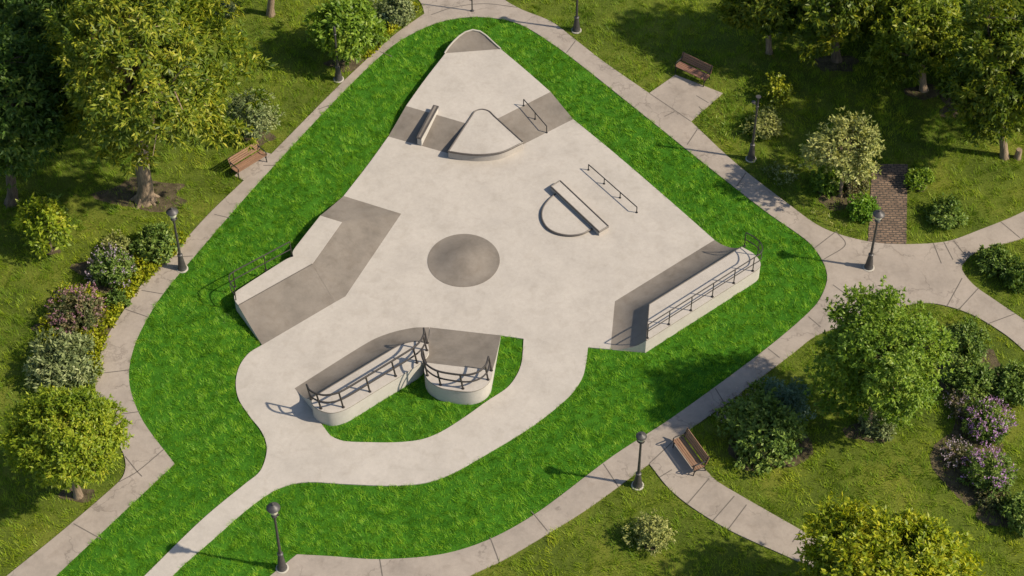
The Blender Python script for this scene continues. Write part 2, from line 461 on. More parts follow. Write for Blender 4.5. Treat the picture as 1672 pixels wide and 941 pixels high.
def ramp_thing(name, label, cat, pairs, h, curve, deck=None, deckh=None, smooth=False, z0=F, coping=None, group=None, n=6, coping_mat='coping', face='dark', lipz=None):
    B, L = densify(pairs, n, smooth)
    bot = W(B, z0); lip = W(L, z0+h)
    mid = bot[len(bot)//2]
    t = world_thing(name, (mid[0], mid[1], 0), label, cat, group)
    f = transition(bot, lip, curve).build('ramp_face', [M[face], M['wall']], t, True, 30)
    if deck:
        dz = deckh if deckh else z0+h
        dl = W(spline(deck), dz)
        d = MB(); d.fill(dl); d.build('deck', M['light'], t)
        d = MB(); low = [(p[0], p[1], p[2]-.0) for p in dl]; d.skirt(low, -.05); d.build('wall', M['wall'], t, True, 30)
        d = MB(); d.tube([(p[0], p[1], p[2]-.035) for p in dl], .016, 5, closed=True); d.build('deck_edge', M['dark'], t, True, 60)
    if coping:
        c = MB(); c.tube([(p[0], p[1], p[2]+.004) for p in lip], coping, 8); c.build('coping', M[coping_mat], t, True)
    return t

def railing(parent, base_px, z0, post_idx, hgt=.88, mid=.45, r=.027, lean=(0,0), loops=()):
    bp = [G(x, y, z0) for x, y in base_px]
    off = lambda p, k: (p[0]+lean[0]*k/hgt, p[1]+lean[1]*k/hgt, p[2]+k)
    m = MB()
    m.tube([off(p, hgt) for p in bp], r, 8)
    m.tube([off(p, mid) for p in bp], r*.85, 8)
    rl = m.build('railing', M['rail'], parent, True, 40)
    for q in post_idx:
        p = G(q[0], q[1], z0)
        m = MB(); m.tube([(p[0], p[1], p[2]-.02), off(p, hgt)], r*.9, 8)
        m.lathe([(.07, 0), (.07, .012), (.03, .02)], 10, (p[0], p[1], p[2]))
        m.build('post', M['rail'], rl, True, 40)
    return rl

# right-hand quarter pipe
q8 = ramp_thing('quarter_pipe', 'long straight concrete quarter pipe with a deck railing beside the right-hand lawn corner', 'skate ramp',
    [((1166.6,391.8),(1211,403)),((1004,492),(1060,497)),((996.7,569.8),(1055,556))], .80, 1,
    deck=[(1211,403,'s'),(1229,413),(1240,425),(1241,435),(1229,445,'s'),(1055,556,'s'),(1060,497,'s')], coping=.022)
railing(q8, spline([(1215.5,402),(1228,409),(1239,419),(1242,428),(1239,436),(1229,442.5,'s'),(1057,552,'s')], 6, False), F+.8,
    [(1215.5,402),(1237,417),(1229,442.5),(1198,462.3),(1163,484.6),(1128,506.9),(1092,529.7),(1057,552)], .9)
# left flat bank with deck railing
q6 = ramp_thing('bank_ramp', 'brown concrete bank ramp with long pale deck and dark railing beside the left lawn', 'skate ramp',
    [((428,563.4),(389,498.5)),((547,493.5),(510,431))], .62, .25,
    deck=[(389,498.5,'s'),(383,489),(384,478),(394,470),(466,424),(479,419),(492,419),(503,424),(510,431,'s')], coping=.02)
railing(q6, spline([(386,494),(379,484),(378,473),(388,465,'s'),(476,418,'s')], 5, False), F+.45, [(386,494),(384,468),(434,440.5),(476,418)], .95, .45)
# left bent bank
q7 = ramp_thing('corner_bank', 'angled brown concrete bank wrapping round a small pale deck without railing', 'skate ramp',
    [((561,320),(523,352)),((655,349),(558.5,363)),((576,466),(512.5,427)),((564,484),(511,430)),((547,493.5),(510.2,431))], .58, .12,
    deck=[(523,352,'s'),(558.5,363,'s'),(510.2,431,'s'),(503,424),(492,419),(479,419,'s'),(478,411),(486,399)], n=8)
# middle curved quarter pipe
q9 = ramp_thing('curved_quarter_pipe', 'long narrow quarter pipe with rounded deck and curved railing beside the grass island', 'skate ramp',
    [((481,634),(509,650)),((600.7,559),(636,573)),((636,544),(657,562)),((673.6,535.4),(679,557.5)),((701,534.4),(698,560))], .86, 1, smooth=True,
    deck=[(509,650,'s'),(510,660),(521,669),(541,674),(566,667),(612,639),(682,596),(694,584),(700,571),(698,560,'s'),(679,557.5),(657,562),(636,573),(572,611)], coping=.02)
railing(q9, spline([(508,652),(513,661),(524,667),(541,669.5),(563,664),(612,635),(680,593),(692,582),(698,570),(698,560)], 5, False), F+.86,
    [(508,652),(524,667),(560.5,665),(604,639.5),(646,614),(681,592.5),(697,572),(698,560)], .88, .45, .045, (-.14, .1))
# middle bank with round fronted deck
q10 = ramp_thing('round_front_ramp', 'short wide bank ramp with half-round fronted deck and curved railing', 'skate ramp',
    [((702,534.6),(695,592)),((818,547.7),(804,605))], .86, .55,
    deck=[(695,592,'s'),(693,606),(699,620),(717,632),(744,637.5),(769,639),(788,633),(800,621),(804,605,'s')])
railing(q10, spline([(695,592),(694.5,604),(701,617),(718,628),(744,633.5),(768,635),(786,630),(798,619),(802.5,605)], 5, False), F+.86,
    [(695,592),(698,613),(719.5,628.5),(756,634.5),(797,620),(802.5,605)], .88, .45, .045, (-.12, .05))
# upper banks
u1 = ramp_thing('upper_bank', 'flat brown bank under the sloping ledge, left of the fan-shaped block', 'skate ramp',
    [((634,223),(663,173)),((745,254),(774,205))], .40, .05)
u2 = ramp_thing('upper_bank', 'flat brown bank under the sloping handrail, right of the fan-shaped block', 'skate ramp',
    [((936,194.6),(899,150)),((846,240),(806,197))], .40, .05)
# rounded peak at the far end
rim = [(726,87,0),(733,76.5,.15),(741,67.5,.28),(750,59,.38),(760,52.5,.44),(772,49,.46),(784,51.5,.42),(794,58.5,.30),(803,67,.19),(811,74.5,.08),(817.5,80,0)]
bot = []; lip = []
for i, (x, y, h) in enumerate(rim):
    u = i/(len(rim)-1)
    bot.append(G(lerp(726, 817.5, u), lerp(87, 80, u), ZT)); lip.append(G(x, y, ZT+h+.001))
t = world_thing('peak_ramp', (bot[5][0], bot[5][1], 0), 'rounded brown hump ramp closing the far tip of the skate floor', 'skate ramp')
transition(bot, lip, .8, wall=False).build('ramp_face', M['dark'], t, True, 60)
b = MB(); L_ = [tuple(p) for p in lip]
b.add(L_+[(p[0], p[1], -.05) for p in L_], [(i, i+1, len(L_)+i+1, len(L_)+i) for i in range(len(L_)-1)]); b.build('wall', M['wall'], t, True)
b = MB(); b.tube([(p[0], p[1], p[2]+.01) for p in lip], .045, 8); b.build('coping', M['plinth'], t, True)

# fan-shaped block
FAN = [(732,247,'s'),(758,251),(786,252.5),(820,248),(854,232.5,'s'),(806,189),(798,181.5),(787,178.5),(776,181.5),(770,189)]
ZFN = ZT+.05
fl = W(spline(FAN), ZFN)
c0 = G(787, 225, ZFN)
t = world_thing('fan_block', (c0[0], c0[1], 0), 'pale fan-shaped concrete block edged with dark coping between the two upper banks', 'skate block')
b = MB(); b.fill(fl); b.skirt(fl, -.05); b.build('block', M['light'], t)
b = MB(); b.tube([(p[0], p[1], p[2]-.02) for p in fl], .05, 6, closed=True); b.build('coping', M['coping'], t, True)
# sloping ledge
tp = [G(707,173.5,ZT+.28), G(715.5,175.5,ZT+.28), G(688,226,F+.50), G(681,223.5,F+.50)]
t = world_thing('sloping_ledge', (tp[3][0], tp[3][1], 0), 'narrow sloping concrete ledge with dark steel cap running down the upper bank', 'skate ledge')
b = MB(); vs = [tuple(p) for p in tp]; b.add(vs+[(p[0], p[1], -.05) for p in vs], [(0,3,2,1),(0,1,5,4),(1,2,6,5),(2,3,7,6),(3,0,4,7)]); b.build('block', M['wall'], t)
b = MB(); cc = sum(tp)/4; e = [(cc+(p-cc)*1.06) for p in tp]
b.add([(p[0], p[1], p[2]+.035) for p in e]+[(p[0], p[1], p[2]-.03) for p in e], [(0,3,2,1),(4,5,6,7),(0,1,5,4),(1,2,6,5),(2,3,7,6),(3,0,4,7)]); b.build('cap', M['coping'], t)
i1 = [lerp(tp[0], tp[1], .3), lerp(tp[0], tp[1], .7), lerp(tp[3], tp[2], .7), lerp(tp[3], tp[2], .3)]
b = MB(); b.add([(p[0], p[1], p[2]+.04) for p in i1], [(0,3,2,1)]); b.build('cap_strip', M['dark'], t)
def grind_rail(name, label, a, c, za, zc, h, posts, cat='grind rail'):
    A = G(*a, za); C_ = G(*c, zc)
    t = world_thing(name, (A[0], A[1], 0), label, cat)
    b = MB(); b.tube([(A[0],A[1],za+h), (C_[0],C_[1],zc+h)], .026, 8); b.build('rail', M['iron'], t, True, 40)
    for k in posts:
        p = lerp(A, C_, k); z = lerp(za, zc, k)
        b = MB(); b.tube([(p[0],p[1],z-.06), (p[0],p[1],z+h)], .024, 8); b.lathe([(.06,0),(.06,.012),(.03,.02)], 8, (p[0],p[1],z)); b.build('post', M['iron'], t, True, 40)
grind_rail('handrail', 'black handrail sloping down the right-hand upper bank', (855,172.5), (892.5,216.5), ZT, F, .42, (.0,.5,1.))
grind_rail('flat_rail', 'straight black flat rail on four short legs out on the open floor', (960.7,277.5), (1039.5,347), F, F, .36, (.0,.33,.66,1.))
# half round pad and low ledge
HALF = [(909,315,'s'),(895,327),(885.5,342),(885,357),(893,371),(908,380),(929,384),(950,381.5),(967,373,'s')]
hp = W(spline(HALF), F+.10)
c0 = G(925, 350)
t = world_thing('half_round_pad', (c0[0], c0[1], 0), 'low half-round concrete pad with dark curved edge against the long ledge', 'skate pad')
b = MB(); b.fill(hp); b.skirt(hp, 0); b.build('block', M['light'], t)
b = MB(); arc = W(spline(HALF, 7, False), F+.10); b.tube([(p[0], p[1], p[2]-.02) for p in arc], .045, 6); b.build('coping', M['coping'], t, True)
LED = [(899.5,304.5),(914.4,295),(993.5,369.6),(978.5,378.5)]
lp = W(LED, F+.27); c0 = G(946, 340)
t = world_thing('long_ledge', (c0[0], c0[1], 0), 'long low concrete ledge with dark steel edges, backing the half-round pad', 'skate ledge')
b = MB(); b.fill(lp); b.skirt(lp, 0); b.build('block', M['light'], t)
b = MB()
cc = sum(lp)/4
for i in range(4):
    p, q = lp[i], lp[(i+1) % 4]; b.tube([(p[0],p[1],p[2]-.012),(q[0],q[1],q[2]-.012)], .042, 6)
b.build('coping', M['coping'], t, True)
# mound
c0 = G(757, 425, F); b = MB(); prof = []
rr = 1.66; n_r = 22
for k in range(n_r+1):
    u = 1-k/n_r; prof.append((max(rr*u, .004), .012+.30*(.5+.5*math.cos(math.pi*u))))
b.lathe([(rr, -.04)]+prof, 64, (0, 0, F))
o = b.build('mound', M['dark'], None, True, 60); o.location = (c0[0], c0[1], 0)
tag(o, 'round brown concrete mound in the middle of the pale floor', 'skate mound')

# ------------------------------------------------------------------ street furniture
def bench(label, px, ang, wood, group='slatted benches along the park paths'):
    p = G(*px); t = empty('park_bench', (p[0], p[1], .05), label, 'bench', group, ang)
    b = MB()
    for k in range(5): b.box((0, -.24+k*.105, .44+(.012 if k in (0,) else 0)-.004*k), (1.8, .082, .035))
    b.build('seat', wood, t)
    b = MB()
    for k in range(4): b.box((0, .285+k*.038, .53+k*.108), (1.8, .03, .088), rx=-R(17))
    b.build('backrest', wood, t)
    for sx in (-.84, .84):
        b = MB(); r_ = .026
        b.tube([(sx,-.27,0),(sx,-.23,.2),(sx,-.25,.42)], r_, 6)
        b.tube([(sx,.34,0),(sx,.27,.2),(sx,.25,.42),(sx,.30,.56),(sx,.42,.92)], r_, 6)
        b.tube([(sx,-.25,.415),(sx,.25,.405)], r_, 6)
        b.tube([(sx,-.23,.2),(sx,-.1,.30),(sx,.1,.30),(sx,.27,.2)], r_*.8, 6)
        b.tube([(sx,-.25,.42),(sx,-.29,.55),(sx,-.27,.65),(sx,-.2,.68),(sx,.08,.66),(sx,.33,.68)], r_, 6)
        b.build('side_frame', M['iron'], t, True, 60)
    return t
bench('brown slatted bench on the small pad beside the big tree', (408,275), R(43.4), M['wood'])
bench('dull brown slatted bench in the shade at the back of the square paved corner', (1130,127), R(-36.7), M['wood_dark'])
bench('orange-brown slatted bench on the path fork, throwing a slatted shadow', (1124,751), R(-62.7), M['wood'])

def lamp(label, base, top, style, group='black lamp posts beside the paths', z=.0):
    p = G(*base); H = V(top[0], top[1], p[1])[2]
    t = empty('lamp_post', (p[0], p[1], z), label, 'lamp post', group)
    k = (H-.05)/4.0
    b = MB(); b.lathe([(.27,-.03),(.27,.035),(.24,.05)], 20); b.build('plinth', M['plinth'], t, True)
    b = MB(); b.lathe([(.21,.04),(.21,.10),(.185,.14),(.165,.35),(.125,.62*k+.1),(.105,.80*k+.1),(.125,.82*k+.1),(.125,.88*k+.1),(.075,.92*k+.1)], 18); b.build('base', M['lamp'], t, True, 30)
    b = MB(); b.lathe([(.068,.9*k),(.055,2.0*k),(.047,3.35*k),(.075,3.37*k),(.075,3.43*k),(.05,3.46*k),(.05,3.52*k)], 12); b.build('pole', M['lamp'], t, True, 30)
    if style == 'dome':
        b = MB(); b.lathe([(.07,3.28*k),(.13,3.34*k),(.135,3.38*k),(.09,3.46*k)], 14); b.build('collar', M['lamp'], t, True, 30)
        b = MB(); b.lathe([(.09,3.46*k),(.16,3.56*k),(.18,3.82*k)], 14); b.build('lamp_glass', M['glass'], t, True, 40)
        b = MB(); b.lathe([(.26,3.82*k),(.275,3.825*k),(.255,3.855*k),(.19,3.92*k),(.11,3.97*k),(.045,4.0*k),(.04,4.07*k),(.005,4.10*k)], 22); b.build('lamp_shade', M['lamp'], t, True, 50)
        b = MB(); b.box((.12,.0,3.40*k), (.12,.06,.09)); b.build('side_bracket', M['lamp'], t)
    elif style == 'lantern':
        b = MB(); b.lathe([(.07,3.42*k),(.16,3.50*k),(.17,3.54*k),(.10,3.56*k)], 14); b.build('collar', M['lamp'], t, True, 30)
        b = MB(); b.lathe([(.10,3.55*k),(.165,3.65*k),(.17,3.78*k),(.13,3.86*k)], 14); b.build('lamp_glass', M['glass'], t, True, 40)
        for a in range(4):
            b = MB(); x, y = math.cos(a*math.pi/2+.5), math.sin(a*math.pi/2+.5)
            b.tube([(x*.15,y*.15,3.52*k),(x*.20,y*.20,3.66*k),(x*.20,y*.20,3.8*k),(x*.16,y*.16,3.9*k)], .018, 5); b.build('cage_bar', M['lamp'], t, True)
        b = MB(); b.lathe([(.23,3.84*k),(.22,3.90*k),(.14,3.97*k),(.05,4.0*k),(.03,4.05*k),(.005,4.08*k)], 18); b.build('lamp_shade', M['lamp'], t, True, 50)
    elif style == 'spot':
        b = MB(); b.lathe([(.05,3.5*k),(.045,3.86*k),(.12,3.98*k),(.13,4.02*k),(.05,4.01*k)], 12); b.build('lamp_cup', M['lamp'], t, True, 40)
        b = MB(); b.tube([(0,0,3.55*k),(-.18,-.02,3.57*k),(-.2,-.02,3.62*k)], .02, 6); b.lathe([(.04,3.60*k),(.10,3.66*k),(.10,3.72*k),(.04,3.73*k)], 10, (-.2,-.02,0)); b.build('side_lamp', M['lamp'], t, True, 40)
    else:
        b = MB(); b.lathe([(.05,3.5*k),(.075,3.6*k),(.075,3.9*k),(.03,4.0*k)], 12); b.build('lamp_head', M['lamp'], t, True, 40)
lamp('black mushroom-topped lamp post at the near path end', (461,929), (447,824), 'dome', z=.03)
lamp('black mushroom-topped lamp post beside the yellow groundcover', (298,440), (281,341), 'dome', z=.03)
lamp('slim black lamp post with plain head in front of the small round tree', (553,130), (545,42), 'plain')
lamp('black mushroom-topped lamp post on the wide path fork at the right', (1418,438), (1432,345), 'dome', z=.03)
lamp('black lantern lamp post on the grass corner next to the orange-brown bench', (1041,793), (1047,708), 'lantern')
lamp('slim black lamp post with cup head and small side lamp, by the pale shrub', (1226,260), (1231,157), 'spot')
lamp('black lamp post cut off by the top edge, on the grass beside the far path', (941,50), (939,-42), 'dome')
p = G(771, 19); t = empty('thin_post', (p[0], p[1], .05), 'thin dark post standing on the paved junction at the far tip', 'post')
b = MB(); b.lathe([(.10,0),(.10,.02),(.035,.04),(.032,2.6),(.01,2.63)], 10); b.build('pole', M['lamp'], t, True, 30)
b = MB(); b.tube([(0,0,1.3),(-.18,.02,1.25),(-.22,.02,.95),(-.12,.02,.7),(0,0,.66)], .018, 6); b.build('hoop', M['lamp'], t, True)

# ------------------------------------------------------------------ vegetation
def unit(v): return v/(np.linalg.norm(v, axis=1, keepdims=True)+1e-9)
def leaves(c, d, L, Wd, rng, fold=.2, nrm=None):
    n = len(c); d = unit(d)
    L = (L*rng.uniform(.7, 1.3, n))[:, None]; Wd = (Wd*rng.uniform(.75, 1.25, n))[:, None]
    rn = rng.normal(size=(n, 3)) if nrm is None else nrm+rng.normal(size=(n, 3))*.45
    side = unit(np.cross(d, rn)); up = np.cross(side, d)
    mid = c+d*L*.45
    v = np.empty((n, 4, 3))
    v[:, 0] = c; v[:, 1] = mid+side*Wd*.5+up*Wd*fold; v[:, 2] = c+d*L-up*L*.12; v[:, 3] = mid-side*Wd*.5+up*Wd*fold
    return v.reshape(-1, 3)
def sphere_dirs(n, rng, zmin=-.75):
    out = []
    while len(out) < n:
        v = rng.normal(size=3); v /= np.linalg.norm(v)
        if v[2] > zmin: out.append(v)
    return np.array(out)
def lump(dirs, rng, amp):
    f = np.ones(len(dirs))
    for _ in range(7):
        a = rng.normal(size=3); a /= np.linalg.norm(a)
        f += amp*np.sin(dirs@a*rng.uniform(3, 6)+rng.uniform(0, 6))*.5
    return f
def crown_points(center, radii, rng, nclump, shell=.45, amp=.16, zmin=-.75):
    d = sphere_dirs(nclump, rng, zmin)
    r = (shell**2+(1-shell**2)*rng.uniform(0, 1, nclump))**.5*lump(d, rng, amp)*.88
    return np.array(center)+d*r[:, None]*np.array(radii), d
def clump_leaves(cc, dirs, crad, nsprig, nleaf, L, Wd, rng, droop=.25, spread=.8):
    n = len(cc)
    crad = crad*rng.uniform(.7, 1.3, n)
    so = unit(rng.normal(size=(n, nsprig, 3)).reshape(-1, 3)).reshape(n, nsprig, 3)
    so += dirs[:, None, :]*.35
    sp = cc[:, None, :]+so*crad[:, None, None]*(rng.uniform(.35, 1, (n, nsprig))**.6)[..., None]*np.array([1, 1, .75])
    sd_ = so*.8+dirs[:, None, :]*.4; sd_[..., 2] += .15
    c = np.repeat(sp.reshape(-1, 3), nleaf, 0); d = np.repeat(unit(sd_.reshape(-1, 3)), nleaf, 0)
    d = d+rng.normal(size=d.shape)*spread; d[:, 2] -= droop
    c = c+rng.normal(size=c.shape)*L*.12
    nr = np.repeat(np.repeat(dirs, nsprig, 0)+np.array([0, 0, .7]), nleaf, 0)
    return leaves(c, d, L, Wd, rng, nrm=nr)

def limb_path(a, c, rng, wob=.08, n=5):
    a = np.array(a); c = np.array(c); out = []
    L = np.linalg.norm(c-a)
    for i in range(n+1):
        t = i/n; p = a+(c-a)*t; p[2] += L*.10*math.sin(math.pi*t)
        if 0 < i < n: p = p+rng.normal(size=3)*L*wob*.5
        out.append(tuple(p))
    return out
def tree(name, label, base, crown, mat, seed, group=None, bark='bark', leaf=(.30, .11), nclump=200, nsprig=9, nleaf=6, clump=.75, trunk=.22, shell=.4, amp=.16, droop=.25, limbs=14, flare=1.6, zmin=-.75, bottom=None, top_only=False, cat='tree', spread=.8):
    rng = np.random.default_rng(seed)
    bx = G(*base); s = scale_at(*base)
    cx, cy, rx, ry = crown
    ctr = V(cx, cy, bx[1]+.2)
    hx = rx/s*1.0
    q = (ry/s)**2-(hx*math.sin(PITCH))**2
    hz = math.sqrt(q)/math.cos(PITCH) if q > (.35*hx)**2 else hx*.6
    hz = min(hz, ctr[2]*.93)
    radii = (hx, hx, hz)
    t = empty(name, (bx[0], bx[1], 0), label, cat, group)
    o = np.array([bx[0], bx[1], 0])
    cc, d = crown_points(ctr-o, radii, rng, nclump, shell, amp, zmin)
    # trunk and limbs
    b = MB()
    hub = ctr-o; fork = np.array([hub[0]*.45, hub[1]*.45, max(hub[2]-hz*.75, hub[2]*.3)])
    top = np.array([hub[0], hub[1], hub[2]+hz*.45])
    pts = []; rad = []
    for i, u in enumerate((-.04, 0, .03, .1, .25, .5, .75, 1)):
        p = fork*max(u, 0); p[2] = fork[2]*u
        if 0.1 < u < 1: p = p+np.array([rng.normal()*.03*fork[2]*.3, rng.normal()*.02*fork[2]*.3, 0])
        pts.append(p); rad.append(trunk*(flare if u <= 0 else (1+(flare-1)*.6 if u < .05 else (1+(flare-1)*.2 if u < .2 else 1-.15*u))))
    for i in range(1, 5):
        u = i/4; pts.append(lerp(fork, top, u)+rng.normal(size=3)*.05*hz*.4*(u < 1)); rad.append(trunk*lerp(.8, .12, u))
    b.tube(pts, rad, 12)
    if flare > 1.5:
        for k in range(6):
            a = k*1.05+rng.uniform(0, .4); w = trunk*flare*rng.uniform(.8, 1.15)
            b.tube([(0, 0, trunk*1.6), (math.cos(a)*w*.55, math.sin(a)*w*.55, trunk*.5), (math.cos(a)*w*1.2, math.sin(a)*w*1.2, -.04)], [trunk*.5, trunk*.42, trunk*.16], 7)
    far = np.argsort(-rng.uniform(0, 1, nclump))[:limbs]
    for i in far:
        u = rng.uniform(0, .75); st = lerp(fork, top, u)
        L = np.linalg.norm(cc[i]-st)
        r0 = trunk*lerp(.55, .22, u)
        pth = limb_path(st, cc[i], rng); b.tube(pth, [lerp(r0, r0*.18, k/5) for k in range(6)], 6)
        for _ in range(3):
            k = rng.integers(2, 5); e = np.array(pth[k])+unit(rng.normal(size=(1, 3)))[0]*L*.35
            b.tube(limb_path(pth[k], e, rng, .08, 3), [r0*.3, r0*.22, r0*.14, r0*.07], 5)
    b.build('trunk', M[bark], t, True, 60)
    v = clump_leaves(cc, d, clump*1.0, nsprig, nleaf, leaf[0], leaf[1], rng, droop, spread)
    v = v[(np.repeat(v.reshape(-1, 4, 3)[:, :, 2].min(1), 4) > .05)]
    quick_mesh('crown', v, 4, mat, t)
    return t
def shrub(name, label, c, r, mat, seed, group=None, leaf=(.16, .075), n=55, nsprig=9, nleaf=5, amp=.14, cat='shrub', flowers=None, fn=160, stem=True, tall=.85, sz=.7, droop=.1, extra=None):
    rng = np.random.default_rng(seed)
    s = scale_at(*c); rx = r[0]/s
    rz = max(.5, min(1.5, (r[1]/r[0])))*rx*tall
    zc = rz*sz
    p = G(c[0], c[1], zc)
    t = empty(name, (p[0], p[1], 0), label, cat, group)
    cc, d = crown_points((0, 0, zc), (rx, rx, rz), rng, n, .35, amp, -.7)
    cr = rx*.27
    v = clump_leaves(cc, d, cr, nsprig, nleaf, leaf[0], leaf[1], rng, droop, .75)
    v = v[(np.repeat(v.reshape(-1, 4, 3)[:, :, 2].min(1), 4) > .01)]
    quick_mesh('foliage', v, 4, mat, t)
    if stem:
        b = MB()
        for k in range(7):
            e = cc[k % len(cc)]; b.tube(limb_path((rng.normal()*.05, rng.normal()*.05, -.03), e*.85, rng), [.035, .03, .024, .018, .012, .006], 6)
        b.build('stem', M['stem'], t, True, 60)
    if flowers:
        fc, fd = crown_points((0, 0, zc), (rx*1.08, rx*1.08, rz*1.08), rng, fn, .9, amp, -.15)
        k = 9
        c_ = np.repeat(fc, k, 0)+np.tile(np.linspace(0, 1, k), fn)[:, None]*np.repeat(fd*.22+np.array([0, 0, .08]), k, 0)+rng.normal(size=(fn*k, 3))*.025
        v = leaves(c_, rng.normal(size=(fn*k, 3)), .075, .06, rng)
        quick_mesh('flowers', v, 4, flowers, t)['kind'] = 'stuff'
    return t

M['big'] = leafy('big_tree_leaves', [(0.024,0.054,0.006), (0.076,0.128,0.011), (0.168,0.222,0.018), (0.325,0.335,0.03), (0.54,0.48,0.06)], 0.42, .5, .014)
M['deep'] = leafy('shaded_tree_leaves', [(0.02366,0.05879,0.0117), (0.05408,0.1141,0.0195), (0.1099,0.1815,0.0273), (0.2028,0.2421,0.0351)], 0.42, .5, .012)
M['back'] = leafy('back_tree_leaves', [(0.028,0.062,0.007), (0.085,0.135,0.01), (0.175,0.215,0.015), (0.38,0.345,0.026)], 0.42, .5, .014)
M['back_gold_lit'] = leafy('gold_lit_back_leaves', [(0.0416,0.0798,0.0075), (0.1144,0.1729,0.0135), (0.2145,0.266,0.018), (0.403,0.399,0.036)], 0.42, .5, .014)  # yellower copy of the back leaves, golden sunlight put into the colour
M['ball'] = leafy('yellow_green_leaves', [(0.07,0.125,0.01), (0.19,0.26,0.014), (0.36,0.39,0.022), (0.6,0.52,0.04)], 0.42, .8, .014)
M['fresh'] = leafy('fresh_green_leaves', [(0.05735,0.1231,0.01296), (0.1338,0.2268,0.02268), (0.2294,0.337,0.03564), (0.3823,0.4406,0.0648)], 0.42, .7, .014)
M['fresh_yellow'] = leafy('soft_yellow_green_leaves', [(0.07,0.125,0.01), (0.175,0.255,0.016), (0.31,0.37,0.026), (0.5,0.47,0.05)], .42, .8, .014)
M['pale'] = leafy('pale_sage_leaves', [(0.1098,0.1375,0.0375), (0.2196,0.25,0.06875), (0.3538,0.3625,0.1125), (0.5368,0.5125,0.2)], .28, .9, .014)
M['silver'] = leafy('silver_green_leaves', [(0.0732,0.1063,0.0375), (0.1464,0.1875,0.06875), (0.244,0.2812,0.1125), (0.3904,0.4125,0.1875)], .25, .9, .014)
M['mid'] = leafy('mid_green_leaves', [(0.0491,0.09344,0.01725), (0.09821,0.1654,0.02875), (0.1754,0.2516,0.046), (0.3087,0.3594,0.08625)], .28, .9, .014)
M['blue'] = leafy('blue_green_leaves', [(0.0366,0.075,0.04375), (0.0732,0.1375,0.08125), (0.1342,0.2125,0.1375), (0.244,0.3375,0.25)], .25, .9, .014)
M['bright'] = leafy('bright_bush_leaves', [(0.04248,0.1152,0.01035), (0.09912,0.216,0.01725), (0.1699,0.3024,0.0258), (0.269,0.3888,0.05175)], 0.42, .9, .014)
M['yellow'] = leafy('yellow_groundcover_leaves', [(0.09,0.14,0.008), (0.205,0.25,0.012), (0.34,0.35,0.018), (0.48,0.43,0.03)], .30, 1.2, .014)
M['yshrub'] = leafy('yellow_shrub_leaves', [(0.06,0.1,0.008), (0.14,0.19,0.012), (0.27,0.29,0.018), (0.44,0.4,0.035)], .32, 1., .014)
M['rust'] = leafy('reddish_green_leaves', [(0.04392,0.075,0.0215), (0.1025,0.1275,0.04313), (0.1903,0.165,0.07188), (0.2928,0.21,0.1294)], .25, 1.2, .014)
M['pink'] = leafy('pink_petals', [(0.2,0.09,0.12), (0.32,0.16,0.2), (0.46,0.28,0.31)], .3, 2, .02)
M['purple'] = leafy('purple_petals', [(.26,.12,.30), (.40,.22,.43), (.52,.36,.54)], .3, 2, .02)
M['white'] = leafy('white_petals', [(.45,.45,.40), (.6,.6,.55), (.72,.72,.68)], .3, 2, .02)
M['mauve'] = leafy('mauve_petals', [(.22,.16,.20), (.34,.27,.32), (.46,.40,.44)], .3, 2, .02)

# left side
tree('broadleaf_tree', 'large broad-crowned tree with flared trunk behind the left bench', (238,325), (220,106, 158,180), M['big'], 11, leaf=(.31,.09), nclump=430, nsprig=15, nleaf=8, clump=.66, trunk=.36, shell=.5, limbs=30, flare=1.55, droop=.45, amp=.28, zmin=-.62)
TL = 'trees along the left edge'
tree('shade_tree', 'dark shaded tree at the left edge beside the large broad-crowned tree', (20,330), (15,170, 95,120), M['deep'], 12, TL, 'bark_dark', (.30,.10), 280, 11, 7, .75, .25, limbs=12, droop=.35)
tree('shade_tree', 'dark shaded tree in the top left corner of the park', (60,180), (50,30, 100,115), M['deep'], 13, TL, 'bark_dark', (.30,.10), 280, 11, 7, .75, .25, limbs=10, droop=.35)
tree('small_tree', 'small yellow-green tree standing alone on the left lawn', (84,410), (76,368, 40,38), M['fresh_yellow'], 14, None, 'bark_dark', (.22,.10), 75, 7, 5, .34, .07, limbs=12, flare=1.3, amp=.22, shell=.3)
shrub('dark_shrub', 'low dark green shrub behind the small yellow-green tree', (75,345), (30,18), M['mid'], 15)
tree('silver_shrub', 'pale silvery small tree to the right of the large tree', (420,222), (413,184, 38,38), M['silver'], 16, None, 'stem', (.17,.065), 90, 9, 6, .3, .05, limbs=10, flare=1.2, cat='small tree')
tree('round_tree', 'small round green tree behind the slim lamp post at the top', (565,98), (562,42, 56,50), M['fresh'], 17, None, 'bark', (.26,.13), 150, 8, 6, .45, .13, limbs=10, flare=1.3)
tree('tall_tree', 'tree cut off by the top edge with only its trunk showing', (442,24), (440,-130, 80,80), M['big'], 18, None, 'bark', (.36,.14), 150, 7, 6, .75, .18, limbs=8, flare=1.4)
shrub('pale_shrub', 'small pale shrub right of the large tree at the top edge', (372,12), (20,18), M['silver'], 19, None, n=30)
tree('ball_tree', 'rounded yellow-green ball tree in the near left corner', (128,810), (110,709, 86,80), M['fresh_yellow'], 20, None, 'bark', (.18,.065), 430, 12, 8, .44, .17, shell=.5, amp=.09, limbs=16, flare=1.3, droop=.3)
GL = 'rounded shrubs along the left path'
shrub('rounded_shrub', 'rounded green shrub beside the left lamp post, without flowers', (255,396), (33,27), M['mid'], 21, GL, (.19,.08), 80)
shrub('flowering_shrub', 'green shrub tipped with mauve flowers between the yellow groundcover beds', (184,440), (35,33), M['mid'], 22, GL, (.17,.06), 95, flowers=M['mauve'], fn=70)
shrub('flowering_shrub', 'reddish shrub covered in pink flowers beside the left path', (124,511), (42,36), M['rust'], 23, GL, (.17,.06), 100, flowers=M['pink'], fn=105)
